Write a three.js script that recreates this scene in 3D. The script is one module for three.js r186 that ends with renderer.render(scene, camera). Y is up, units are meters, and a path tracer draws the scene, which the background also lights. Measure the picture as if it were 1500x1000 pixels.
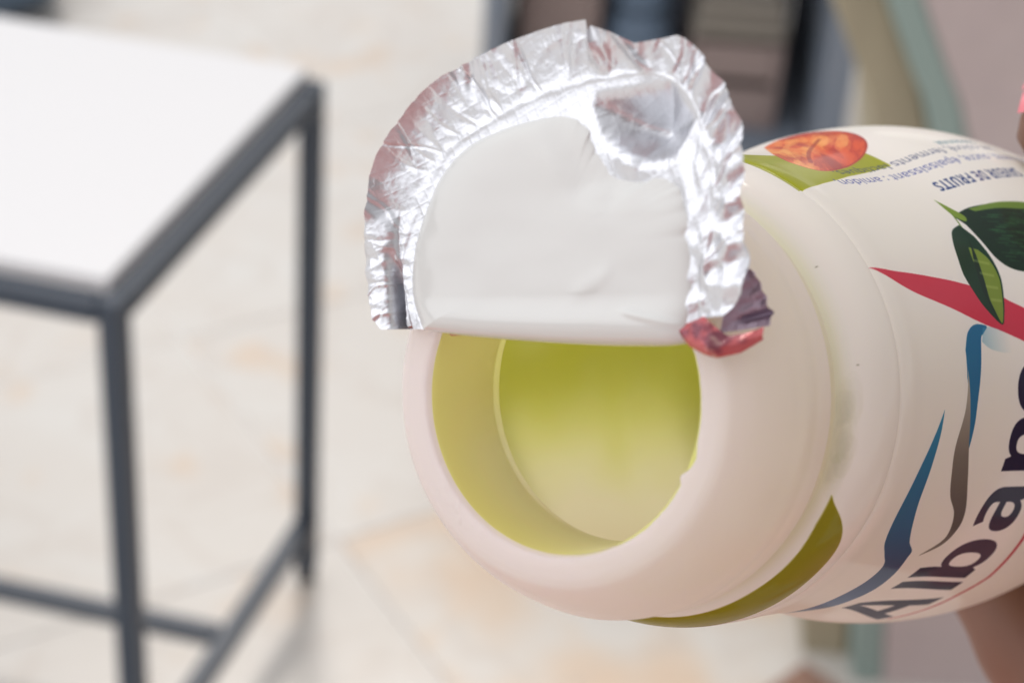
import * as THREE from 'three';
import { MarchingCubes } from 'three/addons/objects/MarchingCubes.js';
import { RoundedBoxGeometry } from 'three/addons/geometries/RoundedBoxGeometry.js';
import { ImprovedNoise } from 'three/addons/math/ImprovedNoise.js';
import { mergeGeometries } from 'three/addons/utils/BufferGeometryUtils.js';

// ------------------------------------------------------------------ camera, light, exposure
const scene = new THREE.Scene();
const W = 1024, H = 682;
const camera = new THREE.PerspectiveCamera(18.925, W / H, 0.02, 60);
camera.position.set(0, 1.106, 0);
camera.up.set(0.0784591, 0.99691733, 0);
{
  const right = new THREE.Vector3(0.99691733, 0.06504554, -0.04387377), up = new THREE.Vector3(-0.0784591, 0.82648193, -0.5574691), back = new THREE.Vector3(0, 0.5591929, 0.82903757);
  camera.quaternion.setFromRotationMatrix(new THREE.Matrix4().makeBasis(right, up, back));
}
camera.focus = 0.238;
camera.userData.fStop = 70 / 2.95;
scene.add(camera);

const renderer = new THREE.WebGLRenderer({ antialias: true });
renderer.setSize(W, H);
renderer.shadowMap.enabled = true;
renderer.toneMapping = THREE.LinearToneMapping;
renderer.toneMappingExposure = 1.12;

// an overcast sky, a little brighter round the veiled sun
const SUN = new THREE.Vector3(-0.08, 0.78, -0.62).normalize(), OPEN = new THREE.Vector3(-0.93, 0.30, 0.22).normalize();
{
  const w = 256, h = 128, d = new Float32Array(w * h * 4), v = new THREE.Vector3();
  for (let j = 0; j < h; j++) for (let i = 0; i < w; i++) {
    const el = ((j + 0.5) / h - 0.5) * Math.PI, az = ((i + 0.5) / w - 0.5) * 2 * Math.PI;
    v.set(Math.cos(az) * Math.cos(el), Math.sin(el), Math.sin(az) * Math.cos(el));
    const side = Math.pow(0.5 + 0.5 * v.dot(OPEN), 3), glow = Math.pow(Math.max(0, v.dot(SUN)), 3), up = THREE.MathUtils.smoothstep(v.y, -0.05, 0.75);
    const b = 0.09 + 0.38 * up + 1.42 * side + 0.35 * glow, k = (j * w + i) * 4;
    d[k] = b * 1.0; d[k + 1] = b * 1.0; d[k + 2] = b * 1.03; d[k + 3] = 1;
  }
  const t = new THREE.DataTexture(d, w, h, THREE.RGBAFormat, THREE.FloatType);
  t.mapping = THREE.EquirectangularReflectionMapping; t.magFilter = t.minFilter = THREE.LinearFilter; t.needsUpdate = true;
  scene.background = t; scene.environment = t;
}
const sun = new THREE.DirectionalLight(0xfff4e8, 0.8);
sun.position.copy(SUN).multiplyScalar(6).add(new THREE.Vector3(0, 0, -1));
sun.target.position.set(0, 0, -1);
sun.castShadow = true; sun.shadow.radius = 26; sun.shadow.mapSize.set(2048, 2048);
Object.assign(sun.shadow.camera, { left: -3, right: 3, top: 3, bottom: -3, near: 0.5, far: 14 });
scene.add(sun, sun.target);

// ------------------------------------------------------------------ helpers
let seed = 12345;
const rnd = () => { seed = (seed * 1664525 + 1013904223) >>> 0; return seed / 4294967296; };
const rr = (a, b) => a + (b - a) * rnd();
const IN = new ImprovedNoise();
const noise = (x, y, z = 0) => IN.noise(x, y, z);
const fbm = (x, y, z = 0, o = 4) => { let s = 0, a = 0.5; for (let i = 0; i < o; i++) { s += a * noise(x, y, z + i * 7.3); x *= 2.03; y *= 2.03; a *= 0.5; } return s; };
const ridged = (x, y, z = 0, o = 3) => { let s = 0, a = 0.55; for (let i = 0; i < o; i++) { s += a * (1 - Math.abs(noise(x, y, z + i * 3.7)) * 2.2); x *= 1.9; y *= 1.9; a *= 0.5; } return s; };
const sstep = THREE.MathUtils.smoothstep, clamp = THREE.MathUtils.clamp, lerp = THREE.MathUtils.lerp;
const names = {};
const numbered = (n) => { names[n] = (names[n] ?? -1) + 1; return names[n] ? n + '_' + String(names[n]).padStart(3, '0') : n; };
function shade(o) { o.traverse((m) => { if (m.isMesh) { m.castShadow = true; m.receiveShadow = true; } }); return o; }
function mesh(name, g, m, parent) { const o = new THREE.Mesh(g, m); o.name = name; parent.add(o); shade(o); return o; }
function thing(name, label, category, group) { const o = new THREE.Group(); o.name = numbered(name); o.userData = { label, category }; if (group) o.userData.group = group; scene.add(o); return o; }
const std = (o) => new THREE.MeshStandardMaterial(o), phys = (o) => new THREE.MeshPhysicalMaterial(o);
const lin = (r, g, b) => new THREE.Color().setRGB(r, g, b);
function dataTex(w, h, f, srgb = true, repeat = true) {
  const d = new Uint8Array(w * h * 4);
  for (let j = 0; j < h; j++) for (let i = 0; i < w; i++) { const c = f(i / w, j / h), k = (j * w + i) * 4; for (let q = 0; q < 3; q++) d[k + q] = clamp(Math.round(c[q] * 255), 0, 255); d[k + 3] = 255; }
  const t = new THREE.DataTexture(d, w, h); t.magFilter = THREE.LinearFilter; t.minFilter = THREE.LinearFilter;
  if (srgb) t.colorSpace = THREE.SRGBColorSpace;
  if (repeat) t.wrapS = t.wrapT = THREE.RepeatWrapping;
  t.needsUpdate = true; return t;
}
// a grid of points (rows x columns) as an indexed sheet
function sheet(nr, nc, f, uvf) {
  const p = new Float32Array(nr * nc * 3), uv = new Float32Array(nr * nc * 2), idx = [];
  for (let i = 0; i < nr; i++) for (let j = 0; j < nc; j++) {
    const q = f(i / (nr - 1), j / (nc - 1), i, j), k = i * nc + j;
    p.set(q, k * 3);
    uv.set(uvf ? uvf(i / (nr - 1), j / (nc - 1), q) : [j / (nc - 1), i / (nr - 1)], k * 2);
    if (i < nr - 1 && j < nc - 1) idx.push(k, k + nc, k + 1, k + 1, k + nc, k + nc + 1);
  }
  const g = new THREE.BufferGeometry();
  g.setAttribute('position', new THREE.BufferAttribute(p, 3)); g.setAttribute('uv', new THREE.BufferAttribute(uv, 2)); g.setIndex(idx); g.computeVertexNormals();
  return g;
}
const flip = (g) => { const a = g.index.array; for (let i = 0; i < a.length; i += 3) { const t = a[i]; a[i] = a[i + 1]; a[i + 1] = t; } g.computeVertexNormals(); return g; };

// ------------------------------------------------------------------ floor of marble tiles
{
  const floor = new THREE.Group(); floor.name = 'floor'; floor.userData.kind = 'structure'; scene.add(floor);
  const bed = new THREE.PlaneGeometry(14, 14); bed.rotateX(-Math.PI / 2);
  const bm = mesh('grout_bed', bed, std({ color: lin(0.74, 0.72, 0.69), roughness: 0.9 }), floor); bm.position.set(0, -0.0012, -1.5);
  const mats = [0, 1, 2, 3, 4].map((k) => {
    const t = dataTex(384, 384, (u, v) => {
      const x = u * 3 + k * 11, y = v * 3 + k * 5;
      const w = fbm(x * 1.1, y * 1.1, k, 4), vein = Math.pow(clamp(1 - Math.abs(fbm(x * 0.8 + w, y * 0.8 - w, k + 9, 5)) * 7, 0, 1), 2);
      const rust = sstep(fbm(x * 1.3 + 3, y * 1.3, k + 21, 4), 0.1, 0.42), grey = sstep(fbm(x * 0.7, y * 0.7 + 8, k + 31, 3), -0.05, 0.4);
      let c = [0.785, 0.77, 0.745];
      c = c.map((q, i) => lerp(q, [0.80, 0.80, 0.785][i], grey * 0.6)); if (k === 4) c = c.map((q, i) => lerp(q, [0.80, 0.66, 0.52][i], 0.55 * sstep(fbm(x * 0.8, y * 0.8, 40, 3), -0.25, 0.2)));
      c = c.map((q, i) => lerp(q, [0.80, 0.68, 0.56][i], rust * 0.45));
      c = c.map((q, i) => lerp(q, [0.72, 0.68, 0.64][i], vein * 0.35));
      const f = 0.008 * noise(u * 90, v * 90, k);
      return c.map((q) => q + f);
    });
    return phys({ map: t, roughness: 0.32, clearcoat: 0.15, clearcoatRoughness: 0.2 });
  });
  const S = 0.33, g = [0, 1, 2, 3].map(() => { const b = new RoundedBoxGeometry(S - 0.002, 0.016, S - 0.002, 1, 0.0015); const uv = b.attributes.uv, p = b.attributes.position; for (let i = 0; i < uv.count; i++) uv.setXY(i, p.getX(i) / S + 0.5, p.getZ(i) / S + 0.5); return b; });
  const a = -0.575, ca = Math.cos(a), sa = Math.sin(a);
  for (let i = -7; i <= 7; i++) for (let j = -7; j <= 7; j++) {
    const x = i * S - 0.07, y = j * S - 0.045, X = x * ca - y * sa, Z = x * sa + y * ca - 1.55;
    if (Math.abs(X) > 1.5 || Z > 0.2 || Z < -3.3) continue;
    const t = mesh(numbered('tile'), g[0], mats[Math.floor(rnd() * 4)], floor);
    if (Math.hypot(X - 0.14, Z + 1.16) < 0.19) t.material = mats[4];
    t.position.set(X, -0.008 + rr(-0.0004, 0.0004), Z); t.rotation.y = -a + Math.floor(rnd() * 4) * Math.PI / 2;
  }
}

// ------------------------------------------------------------------ side table: dark steel frame under a white top
{
  const t = thing('side_table', 'white topped side table on a thin dark blue-grey steel frame', 'table');
  const A = new THREE.Vector2(-0.2322, -0.9859), B = new THREE.Vector2(-0.1525, -1.2724), e1 = B.clone().sub(A).normalize(), e2 = new THREE.Vector2(-0.983, -0.185), Wd = 0.42, w = 0.0155;
  t.position.set(A.x, 0, A.y);
  const loc = (q) => new THREE.Vector3(q.x - A.x, 0, q.y - A.y), at = (a, b) => A.clone().addScaledVector(e1, a).addScaledVector(e2, b);
  const steel = phys({ color: lin(0.030, 0.045, 0.068), roughness: 0.42, metalness: 0.15, clearcoat: 0.25, clearcoatRoughness: 0.35, bumpMap: dataTex(64, 64, () => { const q = 0.5 + rr(-0.2, 0.2); return [q, q, q]; }, false), bumpScale: 0.0002 });
  const L = A.distanceTo(B), ang = Math.atan2(-e1.y, e1.x);
  const bar = (name, p, q, y, hh = w, parent = t) => { const a = loc(p), b = loc(q), d = b.clone().sub(a), g = new RoundedBoxGeometry(d.length(), hh, w, 2, 0.0022), o = mesh(name, g, steel, parent); o.position.copy(a).add(b).multiplyScalar(0.5).setY(y); o.rotation.y = Math.atan2(-d.z, d.x); return o; };
  for (const [a, b] of [[0, 0], [L, 0], [0, Wd], [L, Wd]]) {
    const g = new RoundedBoxGeometry(w, 0.441, w, 2, 0.0022), o = mesh(numbered('leg'), g, steel, t);
    o.position.copy(loc(at(a, b))).setY(0.2295); o.rotation.y = ang;
    const f = mesh('foot', new THREE.CylinderGeometry(0.0065, 0.0075, 0.009, 16), std({ color: lin(0.02, 0.02, 0.022), roughness: 0.8 }), o); f.position.y = -0.2250;
  }
  const g1 = w / 2 + 0.0003;
  bar('rail', at(g1, 0), at(L - g1, 0), 0.441); bar('rail', at(g1, Wd), at(L - g1, Wd), 0.441);
  bar('rail', at(0, g1), at(0, Wd - g1), 0.441); bar('rail', at(L, g1), at(L, Wd - g1), 0.441);
  bar('lower_rail', at(g1, 0), at(L - g1, 0), 0.06, 0.013); bar('lower_rail', at(g1, Wd), at(L - g1, Wd), 0.06, 0.013);
  bar('crossbar', at(L * 0.5, g1), at(L * 0.5, Wd - g1), 0.06, 0.013);
  const sh = new THREE.Shape([at(0.007, 0.007), at(L + 0.006, 0.007), at(L + 0.006, Wd - 0.007), at(0.007, Wd - 0.007)].map((q) => new THREE.Vector2(q.x - A.x, -(q.y - A.y))));
  const tg = new THREE.ExtrudeGeometry(sh, { depth: 0.006, bevelEnabled: true, bevelSize: 0.0012, bevelThickness: 0.0012, bevelSegments: 2 }); tg.rotateX(-Math.PI / 2);
  const top = mesh('table_top', tg, phys({ color: lin(0.66, 0.66, 0.665), roughness: 0.35, clearcoat: 0.5, clearcoatRoughness: 0.1 }), t); top.position.y = 0.4506;
}

// ------------------------------------------------------------------ dark shelf unit far behind
{
  const t = thing('shelf_unit', 'dark slate shelf unit holding brown crates, blurred behind the foil lid', 'shelf');
  t.position.set(0.14, 0, -2.13);
  const grain = (a, b, s, k) => dataTex(128, 128, (u, v) => { const q = fbm(u * 3 * s, v * 24 * s, k, 4) + 0.5; return a.map((x, i) => lerp(x, b[i], q)); });
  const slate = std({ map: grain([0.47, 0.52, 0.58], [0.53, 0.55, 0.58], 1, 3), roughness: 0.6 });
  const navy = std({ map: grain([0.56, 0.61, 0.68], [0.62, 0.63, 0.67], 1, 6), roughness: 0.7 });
  const bx = (name, x0, x1, y0, y1, z0, z1, m, parent = t) => { const o = mesh(name, new RoundedBoxGeometry(x1 - x0, y1 - y0, z1 - z0, 2, 0.003), m, parent); o.position.set((x0 + x1) / 2, (y0 + y1) / 2, (z0 + z1) / 2); return o; };
  bx('side_panel', -0.196, -0.172, 0, 0.75, -0.17, 0.18, slate); bx('side_panel', 0.166, 0.196, 0, 0.75, -0.17, 0.18, slate);
  bx('back_panel', -0.170, 0.164, 0.02, 0.75, -0.168, -0.155, navy);
  bx('shelf', -0.171, 0.165, 0.03, 0.05, -0.152, 0.17, slate); bx('shelf', -0.171, 0.165, 0.445, 0.465, -0.152, 0.17, slate); bx('shelf', -0.198, 0.198, 0.752, 0.775, -0.17, 0.182, slate);
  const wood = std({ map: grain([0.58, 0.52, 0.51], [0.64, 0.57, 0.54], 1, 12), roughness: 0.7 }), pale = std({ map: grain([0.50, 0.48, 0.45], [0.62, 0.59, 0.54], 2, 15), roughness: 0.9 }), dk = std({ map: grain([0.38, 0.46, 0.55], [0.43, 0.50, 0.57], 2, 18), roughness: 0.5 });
  function crate(label, x, y, w, h, d, m) {
    const c = thing('crate', label, 'crate', 'crates on the dark shelf unit'); c.position.set(0.14 + x, y, -2.0 - d / 2 - 0.02);
    const hb = (n, x0, x1, y0, y1, z0, z1) => bx(n, x0, x1, y0, y1, z0, z1, m, c);
    hb('bottom', -w / 2, w / 2, 0, 0.008, -d / 2, d / 2); hb('end_board', -w / 2, -w / 2 + 0.008, 0.0085, h, -d / 2, d / 2); hb('end_board', w / 2 - 0.008, w / 2, 0.0085, h, -d / 2, d / 2);
    for (const s of [0, 1]) { hb('slat', -w / 2 + 0.0085, w / 2 - 0.0085, 0.0085 + s * h * 0.5, h * 0.485 + s * h * 0.5, d / 2 - 0.008, d / 2); hb('slat', -w / 2 + 0.0085, w / 2 - 0.0085, 0.0085 + s * h * 0.55, h * 0.45 + s * h * 0.5, -d / 2, -d / 2 + 0.008); }
    shade(c);
  }
  crate('brown slatted crate at the left end of the dark shelf', -0.115, 0.0505, 0.085, 0.15, 0.2, wood);
  crate('brown slatted crate in the middle of the dark shelf', 0.08, 0.0505, 0.10, 0.10, 0.2, wood);
  // a pale folded cloth and dark jars between and on the crates
  const cl = thing('folded_cloth', 'pale grey-beige folded cloth lying on the middle crate', 'cloth'); cl.position.set(0.22, 0.151, -2.11);
  for (let k = 0; k < 3; k++) { const o = mesh('fold', new RoundedBoxGeometry(0.105 - k * 0.006, 0.017, 0.17, 3, 0.008), pale, cl); o.position.y = 0.0085 + k * 0.0172; }
  for (const [x, lb] of [[-0.03, 'navy lidded jar beside the left crate'], [0.0, null]]) if (lb) {
    const j = thing('jar', lb, 'jar'); j.position.set(0.14 + x, 0.0505, -2.06);
    mesh('jar_body', new THREE.LatheGeometry([[0, 0], [0.03, 0], [0.036, 0.01], [0.038, 0.09], [0.03, 0.115], [0.026, 0.12], [0, 0.12]].map((q) => new THREE.Vector2(...q)), 32), dk, j);
    mesh('lid', new THREE.LatheGeometry([[0, 0.1205], [0.03, 0.1205], [0.031, 0.135], [0.02, 0.145], [0, 0.147]].map((q) => new THREE.Vector2(...q)), 32), dk, j);
  }
}

// ------------------------------------------------------------------ armchair at the right, only its side shows
{
  const t = thing('armchair', 'pinkish grey armchair with teal edging, blurred behind the bottle at right', 'armchair');
  t.position.set(0.45, 0, -1.35);
  const edge = [[0.316, 0.0], [0.307, 0.072], [0.308, 0.14], [0.325, 0.268], [0.312, 0.41], [0.288, 0.493], [0.268, 0.534], [0.245, 0.58], [0.215, 0.65], [0.205, 0.72]].map(([x, y]) => new THREE.Vector2(x - 0.45, y));
  const curve = new THREE.SplineCurve(edge).getPoints(60);
  const cloth = std({ roughness: 0.95, map: dataTex(128, 128, (u, v) => { const q = 0.02 * noise(u * 60, v * 60) + 0.02 * fbm(u * 5, v * 5, 4); return [0.72 + q, 0.67 + q, 0.66 + q]; }) });
  const strip = (o0, o1, z0, z1, m, name) => {
    const pts = [...curve.map((p) => new THREE.Vector2(p.x - o0, p.y)), ...curve.slice().reverse().map((p) => new THREE.Vector2(p.x - o1, p.y))];
    const g = new THREE.ExtrudeGeometry(new THREE.Shape(pts), { depth: z1 - z0 - 0.008, bevelEnabled: true, bevelSize: 0.003, bevelThickness: 0.004, bevelSegments: 3, curveSegments: 4 });
    const o = mesh(name, g, m, t); o.position.z = z0 + 0.004; return o;
  };
  const body = new THREE.Shape([...curve, new THREE.Vector2(0.25, 0.72), new THREE.Vector2(0.25, 0)]);
  const bg = new THREE.ExtrudeGeometry(body, { depth: 0.14, bevelEnabled: true, bevelSize: 0.004, bevelThickness: 0.008, bevelSegments: 4 });
  const bo = mesh('upholstery', bg, cloth, t); bo.position.z = 0.0;
  strip(0.0065, 0.024, -0.02, 0.148, std({ color: lin(0.26, 0.34, 0.31), roughness: 0.7 }), 'edging');
  strip(0.031, 0.062, -0.06, 0.12, std({ color: lin(0.52, 0.46, 0.32), roughness: 0.65, map: dataTex(64, 64, (u, v) => { const q = 0.85 + 0.2 * fbm(u * 20, v * 2, 2); return [q, q, q]; }) }), 'wooden_frame');
}

// ------------------------------------------------------------------ floor cushion top left, rug at the bottom
{
  const c = thing('floor_cushion', 'slate blue floor cushion on the tiles beyond the table, at the top left corner', 'cushion'); c.position.set(-0.80, 0.001, -2.33);
  const g = new THREE.SphereGeometry(1, 48, 24), p = g.attributes.position;
  for (let i = 0; i < p.count; i++) { const f = (q, e) => Math.sign(q) * Math.pow(Math.abs(q), e); p.setXYZ(i, f(p.getX(i), 0.45) * 0.19, f(p.getY(i), 0.8) * 0.05 + 0.05, f(p.getZ(i), 0.45) * 0.19); }
  g.computeVertexNormals();
  const o = mesh('cover', g, std({ color: lin(0.10, 0.14, 0.19), roughness: 0.95, bumpMap: dataTex(64, 64, (u, v) => { const q = 0.5 + 0.3 * Math.sin(u * 400) * Math.sin(v * 400); return [q, q, q]; }, false), bumpScale: 0.001 }), c); o.rotation.y = 0.46;
  const pp = mesh('piping', new THREE.TorusGeometry(0.2, 0.004, 8, 40), std({ color: lin(0.07, 0.1, 0.14), roughness: 0.9 }), c); pp.rotation.x = Math.PI / 2; pp.scale.set(0.95, 0.95, 1); pp.position.y = 0.05;
  const r = thing('rug', 'reddish brown rug with only its corner showing below the bottle', 'rug'); r.position.set(0.218, 0.0005, -1.034);
  const rg = new RoundedBoxGeometry(0.3, 0.008, 0.2, 2, 0.003);
  const ro = mesh('pile', rg, std({ roughness: 1, map: dataTex(128, 128, (u, v) => { const q = 0.05 * noise(u * 70, v * 70); return [0.56 + q, 0.44 + q, 0.38 + q]; }) }), r); ro.position.y = 0.004; r.rotation.y = 0.8;
}

// ================================================================== the bottle
// Local axes of the bottle, in millimetres from the mouth: x and y across the mouth plane, n out of the mouth; the group stands at the bottle's base.
const LEN = 160, mm = 0.001;
const bottle = thing('yogurt_bottle', 'white plastic drinking yogurt bottle with printed fruit sleeve and half torn foil lid', 'bottle');
{
  const Xm = new THREE.Vector3(0.84287042, 0.35361034, 0.40562196), N = new THREE.Vector3(-0.53091391, 0.42354186, 0.73399095), Ym = new THREE.Vector3(-0.08774892, 0.8340096, -0.54472755);
  bottle.quaternion.setFromRotationMatrix(new THREE.Matrix4().makeBasis(Xm, N, Ym.clone().negate()));
  bottle.position.set(0.00523448, 0.97998666, -0.1767529).addScaledVector(N, -LEN * mm);
}
const L = (x, y, n) => [x * mm, (n + LEN) * mm, -y * mm];
const ring = (phi, r, z) => L(r * Math.sin(phi), r * Math.cos(phi), -z);   // phi from the top of the mouth towards +x
const DEG = Math.PI / 180;
function profileCurve(pts, n) { const c = new THREE.CatmullRomCurve3(pts.map(([z, r]) => new THREE.Vector3(z, r, 0)), false, 'centripetal').getPoints(n); return c.map((p) => [p.x, p.y]); }

// neck: face of the mouth, lip and groove
const wob = (phi, k, s) => fbm(Math.cos(phi) * s + k, Math.sin(phi) * s, k, 3);
{
  const pr = [...profileCurve([[13, 16.6], [6, 16.7], [2, 16.72], [0.7, 16.8], [0.18, 17.05], [0.02, 17.5], [0.0, 18.6], [0.08, 19.4], [0.42, 20.2], [1.3, 21.0], [3, 22.2], [6.2, 23.7], [10, 24.75], [13, 24.95], [14.6, 24.95]], 90), ...profileCurve([[14.6, 24.95], [14.95, 24.75], [15.1, 24.2], [15.5, 23.2], [16.4, 22.9], [17.4, 23.3], [18.2, 23.9]], 30).slice(1)];
  const g = sheet(pr.length, 361, (i, j, a) => {
    const phi = j * 2 * Math.PI; let [z, r] = pr[a];
    const k = Math.exp(-Math.pow((r - 17) / 0.55, 2)) * (z < 3 ? 1 : 0);
    r += k * (0.16 * wob(phi, 3, 6) + 0.08 * wob(phi, 9, 22));
    r -= k * 0.55 * Math.exp(-Math.pow((phi - 118 * DEG) / 0.035, 2)) - k * 0.35 * Math.exp(-Math.pow((phi - 110 * DEG) / 0.07, 2));
    // little shavings on the lower left of the cut edge
    const f = Math.exp(-Math.pow((r - 17.9) / 0.9, 2)) * (z < 1.2 ? 1 : 0) * sstep(phi, 3.55, 3.75) * (1 - sstep(phi, 4.05, 4.2));
    z -= f * 0.34 * Math.max(0, noise(Math.cos(phi) * 42, Math.sin(phi) * 42, r * 1.6) - 0.12);
    const low = z > 1.4 && z < 14.9 ? 1 : 0;
    r += low * (0.12 * wob(phi, 5, 2) + 0.16 * Math.exp(-Math.pow((z - 9.2) / 0.7, 2)) - 0.14 * Math.exp(-Math.pow((z - 11.4) / 0.6, 2)));
    z += (z < 1.5 ? 0.14 : 0) * wob(phi, 7, 1.4);
    return ring(phi, r, z);
  });
  const scuff = dataTex(256, 256, (u, v) => { const q = 0.5 + 0.25 * fbm(u * 14, v * 14, 2, 4); return [q, q, q]; }, false);
  mesh('neck', g, phys({ color: lin(0.925, 0.865, 0.88), roughness: 0.95, transmission: 0.56, thickness: 0, specularIntensity: 0.4, clearcoat: 0.7, clearcoatRoughness: 0.2, ior: 1.5, bumpMap: scuff, bumpScale: 0.00018 }), bottle);
}

// the printed sleeve, drawn flat: canvas x is z (16..120 mm), canvas y is phi (-30..330 degrees)
const CW = 1024, CH = 2048, cx = (z) => ((z - 16) / 104) * CW, cy = (p) => ((p + 30) / 360) * CH;
function labelTexture() {
  const c = document.createElement('canvas'); c.width = CW; c.height = CH; const x = c.getContext('2d');
  x.fillStyle = '#f4eeef'; x.fillRect(0, 0, CW, CH);
  const poly = (pts, fill) => { x.beginPath(); pts.forEach(([p, z], i) => (i ? x.lineTo(cx(z), cy(p)) : x.moveTo(cx(z), cy(p)))); x.closePath(); x.fillStyle = fill; x.fill(); };
  const smooth = (pts, fill) => {
    const v = new THREE.SplineCurve(pts.map(([p, z]) => new THREE.Vector2(cx(z), cy(p)))); const q = v.getPoints(pts.length * 12);
    x.beginPath(); q.forEach((a, i) => (i ? x.lineTo(a.x, a.y) : x.moveTo(a.x, a.y))); x.closePath(); x.fillStyle = fill; x.fill();
  };
  { const gr = x.createLinearGradient(cx(16), 0, cx(20.2), 0); gr.addColorStop(0, '#e6e3cf'); gr.addColorStop(0.6, '#e8e5d4'); gr.addColorStop(1, 'rgba(241,240,241,0)'); x.fillStyle = gr; x.fillRect(0, 0, cx(20.2), CH); }
  // yellow-green wave at the top and low on the groove
  poly([[9, 29], [10.5, 36], [12, 42], [17, 52], [18.5, 60.5], [27, 59.6], [28, 52], [29, 45.6], [32, 36], [35.2, 28], [36, 26], [20, 25.5], [9, 25.5]], '#a3a600');
  smooth([[115.5, 19.6], [118, 20.3], [124, 22.9], [130, 24.2], [140, 24.5], [155, 24.7], [170, 24.7], [185, 24.4], [196, 22.6], [200, 20.6], [190, 20.0], [170, 20.2], [150, 20.0], [135, 19.9], [124, 19.6]], '#8f8710');
  // blue dashes near the top
  for (const [p, z] of [[-2, 33], [2, 37]]) { x.save(); x.translate(cx(z), cy(p)); x.rotate(-0.2); x.beginPath(); x.ellipse(0, 0, 26, 9, 0, 0, 7); x.fillStyle = '#3f9fd0'; x.fill(); x.restore(); }
  // specks and an olive smudge of ink by the groove
  for (const [p, z, r] of [[57, 19.6, 1.1], [83, 20.2, 1.2]]) { x.beginPath(); x.ellipse(cx(z), cy(p), r, r * 0.8, 0, 0, 7); x.fillStyle = '#8a8378'; x.fill(); }
  { x.save(); x.filter = 'none'; for (let k = 0; k < 40; k++) { x.globalAlpha = 0.014; x.fillStyle = '#6f6a10'; x.beginPath(); x.ellipse(cx(19.2 + rr(-0.6, 0.6)), cy(99 + rr(-9, 12)), rr(4, 9), rr(14, 40), 0, 0, 7); x.fill(); } x.restore(); }
  // the peach
  {
    const ol = new THREE.SplineCurve([[-5, 57.5], [3, 49.5], [10.7, 43], [17.3, 39.4], [21.4, 39.0], [24.7, 40.4], [25.7, 43.5], [24.9, 48.1], [23.4, 52.4], [20.1, 58.9], [16, 64.4], [11.6, 67.7], [6.1, 69.8], [1, 70.6], [-5, 70.5], [-9, 67.5], [-8.5, 62], [-5, 57.5]].map(([p, z]) => new THREE.Vector2(cx(z), cy(p)))).getPoints(160);
    x.save(); x.beginPath(); ol.forEach((q, i) => (i ? x.lineTo(q.x, q.y) : x.moveTo(q.x, q.y))); x.closePath(); x.clip();
    const gr = x.createLinearGradient(cx(48), cy(-1), cx(60), cy(20)); gr.addColorStop(0, '#f79a5e'); gr.addColorStop(0.35, '#f2702c'); gr.addColorStop(0.7, '#d9431f'); gr.addColorStop(1, '#b02c22'); x.fillStyle = gr; x.fillRect(cx(36), cy(-14), cx(74) - cx(36), cy(30) - cy(-14));
    for (let k = 0; k < 420; k++) {
      const p = rr(-10, 26), z = rr(39, 71), f = fbm(p * 0.09, z * 0.09, 5, 3), dark = sstep(p + (z - 55) * 0.5, 10, 26);
      x.save(); x.translate(cx(z), cy(p)); x.rotate(-0.62 + f * 1.2); x.globalAlpha = 0.26; x.fillStyle = f > 0.04 + 0.2 * dark ? '#ffb566' : f > -0.06 ? '#ea5f2a' : '#a82519'; x.beginPath(); x.ellipse(0, 0, rr(14, 52), rr(3, 9), 0, 0, 7); x.fill(); x.restore();
    }
    x.globalAlpha = 0.55; x.lineWidth = 6; x.strokeStyle = '#8d1f1c'; x.beginPath(); x.moveTo(cx(44), cy(20)); x.quadraticCurveTo(cx(53), cy(9), cx(64), cy(4)); x.stroke();
    x.globalAlpha = 0.5; x.lineWidth = 9; x.strokeStyle = '#ffb566'; x.beginPath(); x.moveTo(cx(44), cy(15)); x.quadraticCurveTo(cx(51), cy(5), cx(60), cy(-1)); x.stroke();
    x.globalAlpha = 0.6; x.lineWidth = 5; x.strokeStyle = '#8f1f1a'; x.beginPath(); ol.slice(20, 110).forEach((q, i) => (i ? x.lineTo(q.x, q.y) : x.moveTo(q.x, q.y))); x.stroke();
    x.restore(); x.globalAlpha = 1;
  }
  // ingredients, printed head down; the lines end towards the mouth
  const line = (txt, zEnd, p, size, col, font, w) => { x.save(); x.translate(cx(zEnd), cy(p)); x.rotate(Math.PI); x.scale(w, 1); x.font = font.replace('$', size); x.fillStyle = col; x.textAlign = 'right'; x.textBaseline = 'alphabetic'; x.fillText(txt, 0, 0); x.restore(); };
  line('lait coloré, ferments lactiques.', 43.8, 25.7, 19, '#26336f', '$px sans-serif', 1.86);
  line('ferments, sucre, épaississant : amidon,', 39.9, 30.6, 19, '#3040a0', '$px sans-serif', 1.78);
  line('SAVEUR DE FRUITS', 61.4, 36.4, 27, '#16357c', 'bold $px sans-serif', 1.04);
  line('CONSERVER', 76.6, 22.6, 15, '#2e6b86', 'bold $px sans-serif', 1.6);
  // red ribbon
  smooth([[60.2, 27.6], [61.3, 33], [62.6, 40], [65, 48.5], [68.5, 57], [71, 60], [74, 64], [80, 72], [92, 84], [97, 82], [87, 70], [81, 61.5], [78, 56.5], [75.5, 51.5], [71, 44], [67, 36.4], [63, 31]], '#d23852');
  // leaves
  smooth([[47.5, 58.6], [46.2, 63.5], [47, 70], [48.5, 76], [55, 88], [63, 92], [66, 80], [66, 72], [64.5, 65], [61, 61.6], [55, 60.4], [50.5, 59.8]], '#0a2a1a');
  for (let k = 0; k < 220; k++) { x.globalAlpha = 0.3; x.strokeStyle = k % 3 ? (k % 2 ? '#2f6a3c' : '#3f7d45') : '#06190f'; x.lineWidth = rr(1, 3); const p = rr(49, 62), z = rr(63, 80); x.beginPath(); x.moveTo(cx(z), cy(p)); x.lineTo(cx(z + 2.2), cy(p + 0.8)); x.stroke(); } x.globalAlpha = 1;
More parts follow.
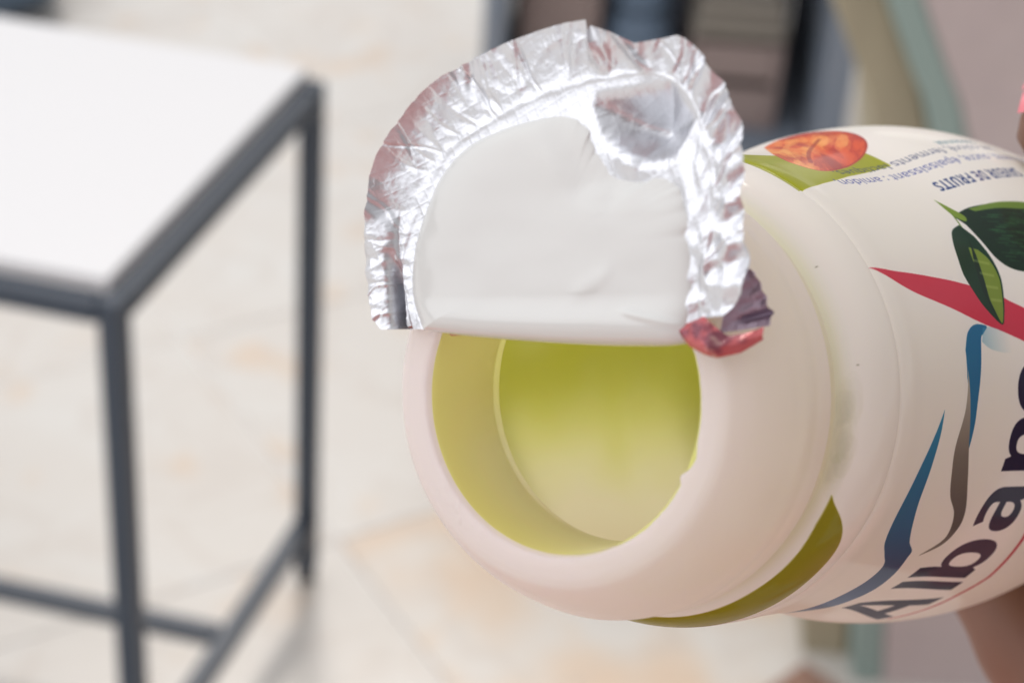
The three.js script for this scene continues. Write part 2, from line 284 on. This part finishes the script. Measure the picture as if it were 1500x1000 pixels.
  smooth([[46.4, 63], [46.6, 70], [48, 78], [49.6, 76], [48.2, 69], [47.6, 64]], '#6d8a36');
  smooth([[41.6, 58.0], [45, 59.6], [48.2, 61.0], [49.6, 60.3], [47.6, 58.8], [44.6, 58.2]], '#7c9633');
  x.strokeStyle = '#6d8a36'; x.lineWidth = 3; x.beginPath(); x.moveTo(cx(58.8), cy(46.6)); x.lineTo(cx(58.4), cy(51)); x.stroke();
  smooth([[50.2, 58.2], [51.5, 55.5], [54.8, 53.6], [59, 52.3], [63.5, 51.5], [68, 52.2], [72, 53.6], [76.3, 56.6], [74, 57.9], [69.5, 59.2], [65, 60.2], [60, 60.3], [54, 59.6]], '#0c3522');
  smooth([[56.5, 56.6], [60, 55.8], [66, 55.4], [71, 55.6], [76.0, 56.7], [73.5, 57.8], [69.3, 58.9], [65, 59.8], [60.5, 59.6], [57.5, 58.4]], '#7d9236');
  smooth([[51.5, 58.4], [56, 57.4], [62, 55.4], [69, 54.6], [76, 56.6], [71, 55.5], [64, 56.3], [58, 57.4]], '#0c2a1c');
  x.globalAlpha = 0.4; x.strokeStyle = '#a9b866'; x.lineWidth = 4; for (let k = 0; k < 4; k++) { x.beginPath(); x.moveTo(cx(55.8), cy(60 + k * 3.4)); x.lineTo(cx(59.2 - k * 0.3), cy(61.5 + k * 3.1)); x.stroke(); } x.globalAlpha = 1;
  // blue and grey strokes
  smooth([[81.5, 45.8], [77.6, 47.2], [75.8, 49.6], [76.4, 52.6], [78, 51.4], [79.6, 50.4], [88, 49.2], [94, 48.5], [100, 48.3], [106, 47.8], [100, 46.6], [95, 46.3], [88, 45.6]], '#1d6fa0');
  { const gr = x.createLinearGradient(cx(49), 0, cx(58), 0); gr.addColorStop(0, 'rgba(70,150,190,0.55)'); gr.addColorStop(1, 'rgba(120,180,210,0)'); smooth([[76.6, 51.5], [77, 55], [80, 60], [83, 58], [82, 53], [80, 50.6]], gr); }
  { const gr = x.createLinearGradient(0, cy(88), 0, cy(136)); gr.addColorStop(0, '#b9b0a8'); gr.addColorStop(0.4, '#7d726b'); gr.addColorStop(0.8, '#5a5150'); gr.addColorStop(1, '#8d8480'); smooth([[86, 45.9], [95, 45.4], [104, 44.2], [111, 45.4], [117, 47.7], [122, 51.4], [127.5, 53.6], [131, 53.6], [135.5, 51.0], [132, 54.6], [127, 55.4], [122, 54.4], [113, 50.6], [104, 47.8], [95, 46.6]], gr); }
  { const gr = x.createLinearGradient(0, cy(95), 0, cy(170)); gr.addColorStop(0, '#2b86b5'); gr.addColorStop(0.4, '#1c5f8e'); gr.addColorStop(0.6, '#22406f'); gr.addColorStop(0.85, '#355a92'); gr.addColorStop(1, '#7fa0b8'); smooth([[95, 39.6], [103, 37.2], [110, 35.6], [118, 34.9], [124, 35.4], [129.5, 37.2], [134, 40.4], [138.5, 43.6], [145, 44.6], [153, 44.4], [160, 44.8], [170, 45.6], [170, 48], [164, 51.4], [157, 51.6], [150, 51.4], [143, 50.2], [136.5, 48.4], [133.6, 47.6], [130, 44.4], [124, 41.4], [117, 39.4], [108, 39.0], [100, 39.4]], gr); }
  // the name, reading up the bottle
  const ch = (t, p, zb, size, wx, skew) => { x.save(); x.translate(cx(zb), cy(p)); x.rotate(-Math.PI / 2); x.transform(wx, 0, skew, 1, 0, 0); x.font = 'bold ' + size + 'px sans-serif'; x.textAlign = 'left'; x.textBaseline = 'alphabetic'; x.fillStyle = '#1a1238'; x.fillText(t, 0, 0); x.restore(); };
  ch('A', 167.2, 70.2, 196, 0.77, 0.12); ch('l', 148.6, 69.0, 172, 0.78, 0.14); ch('b', 144.0, 68.2, 166, 0.96, 0.12); ch('a', 127.6, 67.2, 162, 0.93, 0.06); ch('n', 112.6, 67.4, 160, 0.96, 0.04); ch('o', 98.6, 67.8, 158, 0.9, 0.02);
  // red arc under the name
  x.strokeStyle = '#c4485a'; x.lineWidth = 9; x.lineCap = 'round'; x.beginPath(); [[165, 71.6], [155, 72.6], [148, 72.9], [141, 74.2], [135, 73.6], [128, 72.8], [118, 70.6], [108, 68], [96, 66]].forEach(([p, z], i) => (i ? x.lineTo(cx(z), cy(p)) : x.moveTo(cx(z), cy(p)))); x.stroke();
  const t = new THREE.CanvasTexture(c); t.colorSpace = THREE.SRGBColorSpace; t.magFilter = THREE.LinearFilter; return t;
}
const outer = [...profileCurve([[18.2, 23.9], [18.9, 24.5], [19.9, 25.6], [21.2, 26.6], [23, 27.3], [25.2, 27.68], [26.8, 27.74], [27.3, 27.66]], 40), ...profileCurve([[27.3, 27.66], [27.55, 27.45], [27.9, 27.7], [30, 27.95], [34, 28.05], [45, 28.75], [58, 30.3], [72, 33.4], [90, 35.1], [112, 34.2], [130, 32.4], [148, 31.0], [155, 29.4], [159, 25.5], [160, 21], [158, 14], [157.4, 0.01]], 180).slice(1)];
{
  const g = sheet(outer.length, 361, (i, j, a) => { const phi = (-30 + 360 * j) * DEG, [z, r] = outer[a]; return ring(phi, r, z); }, (i, j, q) => [0, 0]);
  const uv = g.attributes.uv; for (let a = 0; a < outer.length; a++) for (let j = 0; j < 361; j++) uv.setXY(a * 361 + j, clamp((outer[a][0] - 16) / 104, 0, 1), 1 - j / 360);
  // more light is let through on the bare lower back, shaped to glow inside the mouth
  const thin = dataTex(64, 256, (u, v) => { const p = (1 - v) * 360 - 30, z = 16 + u * 104, q = 0.3 + 0.6 * sstep(p, 205, 222) * (1 - sstep(p, 252, 276)) * sstep(z, 26, 36) * (1 - sstep(z, 84, 100)); return [q, q, q]; }, false, false);
  mesh('printed_body', g, phys({ map: labelTexture(), roughness: 0.97, transmission: 1, transmissionMap: thin, thickness: 0, specularIntensity: 0.3, clearcoat: 0.45, clearcoatRoughness: 0.1, ior: 1.5 }), bottle);
}
// inner wall, tinted yellow-green, with a pale gradient painted along its lower side for the glow inside
{
  const inner = [...profileCurve([[0.75, 16.62], [2, 16.5], [8, 16.4], [13, 16.45], [14.6, 16.7], [16.4, 18.0], [20, 21.2], [24.5, 24.2], [30, 26.1], [37, 27.2], [45, 27.7], [58, 29.3], [72, 32.4], [90, 34.1], [112, 33.2], [148, 30.0], [154, 28.2], [156, 20], [156.4, 0.01]], 160)];
  const paleLayer = (u, v) => {          // how pale the wall is painted: strongest where light glows through the lower side
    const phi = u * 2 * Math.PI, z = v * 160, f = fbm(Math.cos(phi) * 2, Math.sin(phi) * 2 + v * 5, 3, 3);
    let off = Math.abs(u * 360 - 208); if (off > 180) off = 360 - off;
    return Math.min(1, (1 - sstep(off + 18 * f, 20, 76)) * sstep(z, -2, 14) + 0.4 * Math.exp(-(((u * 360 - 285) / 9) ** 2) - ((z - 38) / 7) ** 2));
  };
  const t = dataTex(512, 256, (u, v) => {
    const k = paleLayer(u, v), n = sstep(v * 160, 13, 18);
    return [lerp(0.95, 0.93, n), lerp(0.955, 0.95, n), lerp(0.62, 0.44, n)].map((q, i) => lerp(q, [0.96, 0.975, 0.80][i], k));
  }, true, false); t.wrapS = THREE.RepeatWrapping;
  const tt = dataTex(256, 128, (u, v) => { const q = Math.max(0.47 + 0.5 * paleLayer(u, v), 0.93 * (1 - sstep(v * 160, 10, 24))); return [q, q, q]; }, false, false); tt.wrapS = THREE.RepeatWrapping;
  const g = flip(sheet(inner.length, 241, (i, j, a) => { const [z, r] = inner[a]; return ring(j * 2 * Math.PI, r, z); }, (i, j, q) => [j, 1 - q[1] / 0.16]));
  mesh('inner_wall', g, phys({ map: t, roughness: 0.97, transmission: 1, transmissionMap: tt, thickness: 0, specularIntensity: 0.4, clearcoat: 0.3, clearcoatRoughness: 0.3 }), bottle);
}

// ------------------------------------------------------------------ the foil lid, torn open and folded up over the mouth
{
  const O = [[-18.9, 7.4], [-20.6, 7.4], [-21.5, 8.4], [-22.1, 10.2], [-22.7, 13.0], [-23.1, 15.6], [-23.3, 19.7], [-22.8, 24.1], [-21.8, 26.3], [-20.0, 28.7], [-18.0, 30.8], [-15.8, 32.7], [-13.1, 34.4], [-10.4, 35.5], [-5.6, 37.2], [-0.9, 38.3], [2.1, 38.8], [4.8, 38.9], [4.95, 36.4], [5.6, 38.2], [8.2, 37.3], [10.4, 36.1], [11.4, 36.2], [15.3, 36.6], [16.3, 36.2], [18.4, 34.1], [20.2, 31.6], [21.4, 29.8], [22.3, 27.1], [22.7, 24.3], [22.3, 21.0], [22.4, 17.6], [23.0, 14.9], [23.2, 13.5], [22.3, 10.8], [20.4, 8.6]];
  const I = [[-17.6, 7.8], [-18.6, 13.6], [-17.8, 17.3], [-15.9, 21.0], [-12.7, 25.7], [-9.6, 27.7], [-5.2, 29.7], [-1.0, 31.2], [4.1, 32.3], [8.1, 32.8], [12.9, 32.8], [16.0, 30.9], [17.9, 27.3], [19.0, 22.5], [19.0, 17.7], [17.8, 12.9], [17.6, 8.4]];
  const resample = (P, n) => { const l = [0]; for (let i = 1; i < P.length; i++) l.push(l[i - 1] + Math.hypot(P[i][0] - P[i - 1][0], P[i][1] - P[i - 1][1])); const out = []; let k = 0; for (let i = 0; i < n; i++) { const s = (i / (n - 1)) * l[l.length - 1]; while (k < P.length - 2 && l[k + 1] < s) k++; const f = (s - l[k]) / (l[k + 1] - l[k]); out.push([lerp(P[k][0], P[k + 1][0], f), lerp(P[k][1], P[k + 1][1], f)]); } return out; };
  const NT = 900, NR = 110, o = resample(O, NT), sm = new THREE.SplineCurve(I.map((q) => new THREE.Vector2(...q))).getSpacedPoints(NT - 1).map((v) => [v.x, v.y]);
  // sharp crimp creases across the rim
  seed = 777;
  const creases = []; for (let k = 0; k < 85; k++) { const t = rnd(), big = k % 4 === 0; creases.push({ t, w: big ? rr(0.005, 0.011) : rr(0.0018, 0.0036), a: (rnd() < 0.5 ? -1 : 1) * (big ? rr(0.15, 0.38) : rr(0.06, 0.2)), s: rr(-0.035, 0.035), u0: rr(-0.2, 0.55), b: rr(-0.5, 0.5) }); }
  // a dented pocket: flat facets meeting in one deep point
  const PR = [[5.2, 31.2, 0.0], [10.6, 31.9, 0.25], [14.9, 32.0, 0.1], [17.4, 28.2, 0.0], [15.2, 24.4, 0.2], [11.4, 23.8, 0.0], [6.4, 27.2, 0.15]], PC = [[11.8, 27.2, -5.6]];
  const pocket = (x, y) => {
    const c = PC[0];
    for (let k = 0; k < PR.length; k++) {
      const a = PR[k], b = PR[(k + 1) % PR.length], d = (a[0] - c[0]) * (b[1] - c[1]) - (b[0] - c[0]) * (a[1] - c[1]);
      const u = ((x - c[0]) * (b[1] - c[1]) - (b[0] - c[0]) * (y - c[1])) / d, v = ((a[0] - c[0]) * (y - c[1]) - (x - c[0]) * (a[1] - c[1])) / d;
      if (u >= 0 && v >= 0 && u + v <= 1) return (1 - u - v) * c[2] + u * a[2] + v * b[2];
    }
    return 0;
  };
  const gauss = (x, w) => Math.exp(-(x * x) / (w * w));
  function height(x, y, t, u, macro) {          // u < 0 inside the seal ring, 0..1 across the rim
    let h = 2.0 + 0.04 * (y - 8);
    const right = sstep(x, 10, 18);
    if (u > 0) {
      h += 0.12 * gauss(u - 0.06, 0.08);
      const lobe = (1 - sstep(y, 15, 21)) * sstep(-x, 14, 17);
      h += (1 - 0.92 * lobe) * (lerp(0.9, 2.3, sstep(-x, 8, 20)) * u * u + 0.5 * u) * (1 - 0.5 * right);
      if (macro) return h;
      const e = sstep(u, 0.0, 0.25);
      for (const c of creases) { const d = (t - c.t - c.s * (u - 0.5) - 0.004 * Math.sin(u * 5 + c.b * 9)) / c.w; if (d * d < 9) h += c.a * e * sstep(u, c.u0, c.u0 + 0.3) * Math.exp(-d * d) * (1 + right * 0.5); }
      h += e * (0.22 * ridged(x * 0.22, y * 0.22, 3, 2) + 0.025 * ridged(x * 1.2, y * 1.2, 7));
      h += right * e * 0.42 * Math.sin(t * 2 * Math.PI * 21 + 2 * noise(x * 0.2, y * 0.2)) * u;
    }
    if (macro) return h;
    // crumpled right-hand side
    const cr = sstep(x, 13.5, 17) * (1 - sstep(y, 24, 28));
    h += cr * (1.1 * (ridged(x * 0.19, y * 0.13, 11, 2) - 0.3) + 0.12 * ridged(x * 0.5, y * 0.4, 13, 2));
    // dented facets top right and the bulge under them
    for (const [a, b] of [[0, 0], [0.16, 0.06], [-0.06, 0.16], [-0.16, -0.06], [0.06, -0.16]]) h += pocket(x + a, y + b) / 5;
    h += 1.1 * gauss(Math.hypot((x - 10.8) / 1.4, y - 24.9), 1.7);
    // folded left edge: a lobe with a dark slit beside it
    const lf = (1 - sstep(y, 17, 21)) * sstep(-x, 17, 18.6);
    h += lf * (1.5 * Math.sqrt(Math.max(0, 1 - ((x + 21.2) / 2.2) ** 2)) - 2.2 * gauss(x + 19.1 + (y - 11) * 0.09, 0.4) * (1 - sstep(y, 12, 17)) + 0.3 * ridged(x * 0.12, y * 0.45, 17, 2));
    // overlap beside the cut at the top
    h += 0.7 * sstep(x, 5.05, 5.25) * gauss(x - 6.5, 2.5) * sstep(y, 34.5, 36.5);
    h += 0.5 * gauss((x - 11.2) + (y - 34) * 0.7, 0.5) * sstep(y, 32.5, 34.5);
    h += 0.12 * fbm(x * 0.35, y * 0.35, 5, 3) + (u < 0 ? 0.07 : 0.03) * ridged(x * 0.6, y * 0.6, 19, 2);
    return h;
  }
  const pt = (i, j, a, b) => {
    const B = [lerp(-17.4, 17.4, j), 7.4], s = i; let x, y, u = -1;
    if (s < 0.3) { const f = s / 0.3; x = lerp(B[0], sm[b][0], f); y = lerp(B[1], sm[b][1], f); }
    else { u = (s - 0.3) / 0.7; x = lerp(sm[b][0], o[b][0], u); y = lerp(sm[b][1], o[b][1], u); }
    const h = height(x, y, j, u); return [x + 0.63 * (height(x, y, j, u, true) - 1.5), y, h];
  };
  const g = sheet(NR, NT, (i, j, a, b) => L(...pt(i, j, a, b)), (i, j, q) => [q[0] * 1000 / 40, -q[2] * 1000 / 40]);
  const foilBump = dataTex(1024, 1024, (u, v) => {          // 40 mm square: crossed embossing and fine scratches
    const x = u * 40, y = v * 40, l = (q) => Math.pow(Math.abs(Math.cos(q * Math.PI)), 26);
    const e = Math.max(l((x * 0.94 + y * 0.34) / 1.25), l((x * -0.42 + y * 0.91) / 1.25)) * (0.45 + 0.4 * noise(x * 0.5, y * 0.5));
    const q = 0.5 - 0.34 * e + 0.10 * noise(x * 2.2, y * 2.2, 4) + 0.06 * noise(x * 6, y * 6, 8);
    return [q, q, q];
  }, false);
  const foilMat = phys({ color: lin(0.69, 0.697, 0.725), metalness: 1, roughness: 0.34, bumpMap: foilBump, bumpScale: 0.0001 });
  const lid = mesh('foil_lid', g, foilMat, bottle);
  lid.userData.label = 'crumpled silver foil lid folded up from the mouth, underside showing';

  // printed outside of the foil, just behind it, the fold and the part still sealed to the mouth
  const printTex = dataTex(256, 256, (u, v) => { const a = sstep(fbm(u * 5, v * 5, 4, 4), 0.06, 0.26), b = sstep(fbm(u * 8 + 4, v * 8, 9, 4), 0.0, 0.3); return [0.72, 0.34, 0.35].map((q, i) => lerp(lerp(q, [0.46, 0.2, 0.26][i], b), [0.85, 0.83, 0.70][i], a)); });
  const printMat = phys({ map: printTex, metalness: 0.35, roughness: 0.35, clearcoat: 0.4, clearcoatRoughness: 0.15 });
  const backG = sheet(NR - 1, NT, (i, j, a, b) => { const q = pt(a / (NR - 1), j, a, b); return L(q[0], q[1], q[2] - 0.1); }, (i, j, q) => [q[0] * 1000 / 24, -q[2] * 1000 / 24]);
  mesh('printed_outside', backG, printMat, lid);
  const roll = sheet(16, 80, (i, j) => { const a = i * Math.PI, x = lerp(-12.5, 17.5, j); return L(x, 7.4 - 0.75 * Math.sin(a), 1.25 + 0.75 * Math.cos(a)); });
  const sealed = sheet(24, 80, (i, j) => { const x = lerp(-12.5, 18, j), ym = Math.sqrt(Math.max(0, 20.6 * 20.6 - x * x)); return L(x, lerp(7.4, Math.max(7.6, ym), i), 0.5 - 0.12 * i + 0.05 * noise(x, i * 6)); });
  const fold = mergeGeometries([roll, sealed]); mesh('sealed_part', fold, printMat, lid);

  // right-hand corner: curled skirt, its shade put into a darker purple foil colour, with the printed side turned out below it
  const flap = sheet(28, 70, (i, j) => {
    const top = [[15.4, 7.4], [18.6, 8.6], [19.9, 7.6], [21.6, 6.6], [23.6, 6.9], [25.3, 7.5]], bot = [[15.8, 6.9], [17.3, 5.6], [19.0, 4.9], [20.8, 4.4], [23.2, 4.9], [25.2, 6.2]];
    const s = (P) => { const f = j * (P.length - 1), k = Math.min(Math.floor(f), P.length - 2); return [lerp(P[k][0], P[k + 1][0], f - k), lerp(P[k][1], P[k + 1][1], f - k)]; };
    const a = s(top), b = s(bot), x = lerp(a[0], b[0], i), y = lerp(a[1], b[1], i);
    return L(x - 1.3 * sstep(j, 0.3, 1), y, 2.3 + 1.6 * Math.sin(i * Math.PI * 0.75) * Math.sin(j * Math.PI) - 2.6 * sstep(j, 0.45, 1) + 0.35 * ridged(x * 0.5, y * 0.7, 5) * Math.sin(i * Math.PI));
  }, (i, j, q) => [q[0] * 1000 / 20 + 0.42, -q[2] * 1000 / 20 + 0.1]);
  const fl = mesh('printed_flap', flap, printMat, lid); fl.userData.label = 'red printed flap of the foil turned outwards at the right corner';
  const skirt = sheet(40, 60, (i, j) => {
    const rt = [[22.6, 13.8], [24.1, 12.9], [24.7, 11.4], [25.2, 10.0], [25.4, 7.6]], f = i * 4, k = Math.min(Math.floor(f), 3), r = [lerp(rt[k][0], rt[k + 1][0], f - k), lerp(rt[k][1], rt[k + 1][1], f - k)], l = [lerp(21.4, 19.6, i), lerp(13.4, 6.9, i)];
    const x = lerp(l[0], r[0], j), y = lerp(l[1], r[1], j);
    return L(x - 1.1 * j, y, 0.6 - 2.0 * Math.sin(j * Math.PI * 0.55) * (0.5 + 0.5 * i) + 0.25 * Math.sin(i * 26) * j + 0.25 * ridged(x * 0.6, y * 0.6, 2) - 1.2 * gauss(i - 0.86, 0.035) * sstep(j, 0.15, 0.5));
  });
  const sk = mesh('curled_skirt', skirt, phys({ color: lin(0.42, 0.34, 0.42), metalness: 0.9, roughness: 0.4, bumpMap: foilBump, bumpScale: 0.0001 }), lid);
  sk.userData.label = 'inside of the curled foil skirt, its shade put into a purplish colour';

  // the layer of yogurt on the underside
  const Yo = [[-16.2, 7.2], [-17.4, 10.5], [-17.5, 13.5], [-16.7, 17.3], [-15.0, 21.0], [-13.0, 24.2], [-9.6, 27.0], [-5.2, 28.6], [-1.0, 29.4], [2.2, 29.7], [4.4, 29.2], [5.6, 28.2], [5.9, 26.6], [6.9, 25.0], [8.6, 23.5], [11, 22.6], [13.5, 22.9], [15.6, 21.9], [16.9, 19.4], [17.2, 15.7], [17.1, 11.6], [16.6, 8.1], [15.6, 5.9], [9.5, 5.6], [2.1, 5.8], [-5, 6.2], [-10.5, 6.6]];
  const yc = new THREE.SplineCurve([...Yo, Yo[0]].map((q) => new THREE.Vector2(...q))).getSpacedPoints(480).map((p, i) => { const e = sstep(p.x, 1, 5) * sstep(p.y, 14, 18); return p.clone().add(new THREE.Vector2(0.9 * fbm(p.x * 0.5, p.y * 0.5, 4, 3) * e, 0.9 * fbm(p.x * 0.5, p.y * 0.5, 9, 3) * e)); }), cX = 0.5, cY = 15;
  const paleLayer = sheet(60, 481, (i, j, a, b) => {
    const p = yc[b], rho = Math.pow(Math.min(i / 0.93, 1), 0.75), wrap = clamp((i - 0.93) / 0.07, 0, 1);
    let x = lerp(cX, p.x, rho), y = lerp(cY, p.y, rho);
    const bottom = 1 - sstep(y, 6.5, 11), thick = lerp(1.35, 2.5, bottom) * lerp(1, 0.55, sstep(x + (y - 24) * 0.5, 1, 5) * sstep(y, 19, 22.5));
    const prof = Math.pow(Math.max(0, 1 - Math.pow(rho, lerp(9, 5, bottom))), 0.6);
    const base = 2.05 + 0.04 * (y - 8);
    let h = base - 0.25 + thick * prof + 0.45 * prof * fbm(x * 0.09, y * 0.12, 8, 2) + 0.015 * prof * fbm(x * 0.5, y * 0.5, 2, 2);
    // soft wrinkles low on the right
    h += prof * 0.28 * Math.exp(-Math.pow((y - 8.6 + (x - 12) * 0.22) / 0.4, 2)) * sstep(x, 8.5, 11) ;
    h += prof * 0.16 * Math.exp(-Math.pow((y - 12 - (x - 6) * 0.5) / 1.1, 2)) * sstep(x, 2, 5) * (1 - sstep(x, 7, 9));
    h += 0.3 * prof * noise(x * 0.3, y * 0.35, 6) * Math.exp(-(((x - 6 - (24 - y) * 0.5) / 4) ** 2) - ((y - 21.5) / 2.6) ** 2);
    if (wrap > 0) h -= wrap * lerp(0.5, 2.2, bottom);
    return L(x + 0.4, y, h);
  });
  const yog = phys({ color: lin(0.60, 0.60, 0.575), roughness: 0.26, clearcoat: 1, clearcoatRoughness: 0.03, ior: 1.42 });
  const yf = mesh('yogurt_layer', paleLayer, yog, lid); yf.userData.label = 'smooth white layer of yogurt stuck to the foil';
}

// ================================================================== the hand that holds the bottle
{
  bottle.updateMatrixWorld(true);
  const hand = thing('person', 'person whose brown hand with red nails grips the bottle, unseen rose red clothes added for pink bounce', 'person');
  const Wd = (x, y, n) => new THREE.Vector3(...L(x, y, n)).applyMatrix4(bottle.matrixWorld), P = (phi, z, r) => Wd(r * Math.sin(phi * DEG), r * Math.cos(phi * DEG), -z);
  const bones = [], chain = (pts) => { for (let i = 0; i < pts.length - 1; i++) bones.push([pts[i][0], pts[i + 1][0], pts[i][1], pts[i + 1][1]]); };
  const kn = [], z0 = [104, 122, 140, 156], tipPhi = [37, 26, 26, 36], zt = [95, 119, 137, 152], sz = [1, 1.05, 1, 0.86];
  const wrist = Wd(112, -42, -150), elbow = wrist.clone().add(new THREE.Vector3(0.17, -0.13, 0.16));
  const nails = [];
  for (let k = 0; k < 4; k++) {
    const K = P(98, z0[k] + 6, 58), a = P(74, z0[k], 52), b = P(50, lerp(z0[k], zt[k], 0.6), 47.5), c = P(tipPhi[k], zt[k], 41.8);
    chain([[K, 0.0105 * sz[k]], [a, 0.0092 * sz[k]], [b, 0.0082 * sz[k]], [c, 0.0064 * sz[k]]]); kn.push(K);
    bones.push([K, wrist, 0.0115, 0.017]);
    nails.push([c, b, sz[k], P(tipPhi[k], zt[k], 60)]);
  }
  bones.push([kn[0], kn[3], 0.011, 0.0105]);
  const th0 = wrist.clone().lerp(kn[1], 0.35), th1 = Wd(24, -60, -138), th2 = Wd(7, -46, -145), th3 = Wd(-4, -37, -150);
  chain([[th0, 0.017], [th1, 0.0135], [th2, 0.0105], [th3, 0.0085]]); bones.push([th1, kn[0], 0.014, 0.011]); bones.push([th1, kn[1], 0.013, 0.011]);
  chain([[wrist, 0.0235], [wrist.clone().lerp(elbow, 0.5), 0.033], [elbow, 0.040]]);
  const body2 = [], unseen_shirt = [], V = (x, y, z) => new THREE.Vector3(x, y, z), sho = V(0.37, 1.03, 0.2), shl = V(-0.01, 1.03, 0.22);
  unseen_shirt.push([sho, elbow, 0.062, 0.053], [sho, shl, 0.075, 0.075], [V(0.180, 0.960, 0.220), V(0.180, 0.580, 0.260), 0.125, 0.13], [V(0.270, 0.940, 0.220), V(0.260, 0.580, 0.260), 0.1, 0.11], [V(0.090, 0.940, 0.220), V(0.100, 0.580, 0.260), 0.1, 0.11], [shl, V(-0.100, 0.760, 0.170), 0.062, 0.05], [V(-0.100, 0.760, 0.170), V(-0.010, 0.620, 0.030), 0.05, 0.042]);
  body2.push([V(0.180, 1.050, 0.220), V(0.180, 1.180, 0.200), 0.052, 0.05], [V(0.180, 1.260, 0.195), V(0.180, 1.295, 0.210), 0.078, 0.088], [V(0.180, 1.210, 0.160), V(0.180, 1.240, 0.175), 0.045, 0.06], [V(0.180, 1.245, 0.108), V(0.180, 1.225, 0.098), 0.007, 0.011], [V(0.100, 1.240, 0.200), V(0.100, 1.260, 0.200), 0.012, 0.014], [V(0.260, 1.240, 0.200), V(0.260, 1.260, 0.200), 0.012, 0.014], [V(-0.020, 0.630, 0.045), V(0.040, 0.590, -0.010), 0.03, 0.03]);
  for (let k = 0; k < 4; k++) body2.push([V(0.02 + k * 0.018, 0.595, -0.03), V(0.04 + k * 0.02, 0.56, -0.085 + Math.abs(k - 1.5) * 0.008), 0.01, 0.008]);
  const origin = wrist.clone(); hand.position.copy(origin);
  const box = new THREE.Box3(); for (const [a, b, r, s] of bones) { box.expandByPoint(a); box.expandByPoint(b); } box.expandByScalar(0.05);
  function march(lo, size, res, list, k) { lo = lo.clone();
    const mc = new MarchingCubes(res, std(), false, false, 400000); mc.isolation = 0; const v = new THREE.Vector3(), d = new THREE.Vector3(), q = new THREE.Vector3();
    for (let z = 0, n = 0; z < res; z++) for (let y = 0; y < res; y++) for (let x = 0; x < res; x++, n++) {
      v.set(x, y, z).multiplyScalar(2 / res).subScalar(1).addScalar(1).multiplyScalar(size / 2).add(lo);
      let s = 0;
      for (const [a, b, r0, r1] of list) { d.copy(b).sub(a); const t = clamp(q.copy(v).sub(a).dot(d) / d.lengthSq(), 0, 1), e = q.distanceTo(d.multiplyScalar(t)) - lerp(r0, r1, t); s += Math.exp(-e / k); }
      mc.field[n] = Math.min(0.2, k * Math.log(s + 1e-30));
    }
    mc.update();
    const g = new THREE.BufferGeometry(), c = mc.count; const pos = mc.positionArray.slice(0, c * 3), nor = mc.normalArray.slice(0, c * 3);
    for (let i = 0; i < c; i++) for (let a = 0; a < 3; a++) pos[i * 3 + a] = (pos[i * 3 + a] + 1) * size / 2 + lo.getComponent(a) - origin.getComponent(a);
    g.setAttribute('position', new THREE.BufferAttribute(pos, 3)); g.setAttribute('normal', new THREE.BufferAttribute(nor, 3));
    return g;
  }
  const size = Math.max(...box.getSize(new THREE.Vector3()).toArray()), skin = phys({ color: lin(0.17, 0.075, 0.045), roughness: 0.55, sheen: 0.2, sheenColor: lin(0.6, 0.4, 0.3) });
  mesh('body', mergeGeometries([march(box.min, size, 120, bones, 0.0022), march(V(-0.33, 0.45, -0.3), 1.0, 120, body2, 0.006)]), skin, hand);
  mesh('unseen_shirt', march(V(-0.38, 0.40, -0.4), 1.1, 90, unseen_shirt, 0.012), std({ color: lin(0.62, 0.40, 0.40), roughness: 0.95 }), hand);  // out of view, added to give the foil its pink reflections
  mesh('unseen_trousers', march(V(-0.42, 0.0, -0.62), 1.15, 80, [[V(0.07, 0.56, 0.28), V(-0.14, 0.61, -0.26), 0.1, 0.085], [V(0.26, 0.56, 0.28), V(0.38, 0.60, -0.34), 0.1, 0.08], [V(0.08, 0.56, 0.28), V(0.28, 0.56, 0.28), 0.12, 0.12], [V(0.38, 0.60, -0.34), V(0.40, 0.08, -0.24), 0.076, 0.05], [V(-0.14, 0.61, -0.26), V(-0.14, 0.08, -0.18), 0.08, 0.05]], 0.012), std({ color: lin(0.72, 0.30, 0.25), roughness: 0.95 }), hand);  // out of view, added and placed to bounce pink onto bottle and lid
  const hair = new THREE.SphereGeometry(0.099, 40, 24, 0, Math.PI * 2, 0, 1.9); hair.rotateX(-0.75); mesh('hair', hair, std({ color: lin(0.02, 0.014, 0.011), roughness: 0.7 }), hand).position.set(0.18, 1.285, 0.215).sub(origin);
  const red = phys({ color: lin(0.66, 0.16, 0.19), roughness: 0.45, clearcoat: 0.3, clearcoatRoughness: 0.3 });
  for (const [c, b, s, out] of nails) {
    const f = c.clone().sub(b).normalize(), up = out.clone().sub(c); up.addScaledVector(f, -up.dot(f)).normalize(); const side = new THREE.Vector3().crossVectors(up, f);
    const g = sheet(14, 14, (i, j) => { const a = (j - 0.5) * 1.9, x = 0.0056 * s * Math.sin(a) * (1 - 0.12 * i * i), y = 0.0060 * s * Math.cos(a) + 0.0006 - 0.0024 * i * i, z = lerp(-0.005, 0.0066, i) * s; return [x, y, z]; });
    const o = mesh('fingernail', g, red, hand); o.quaternion.setFromRotationMatrix(new THREE.Matrix4().makeBasis(side, up, f)); o.position.copy(c).sub(origin);
  }
}

renderer.render(scene, camera);
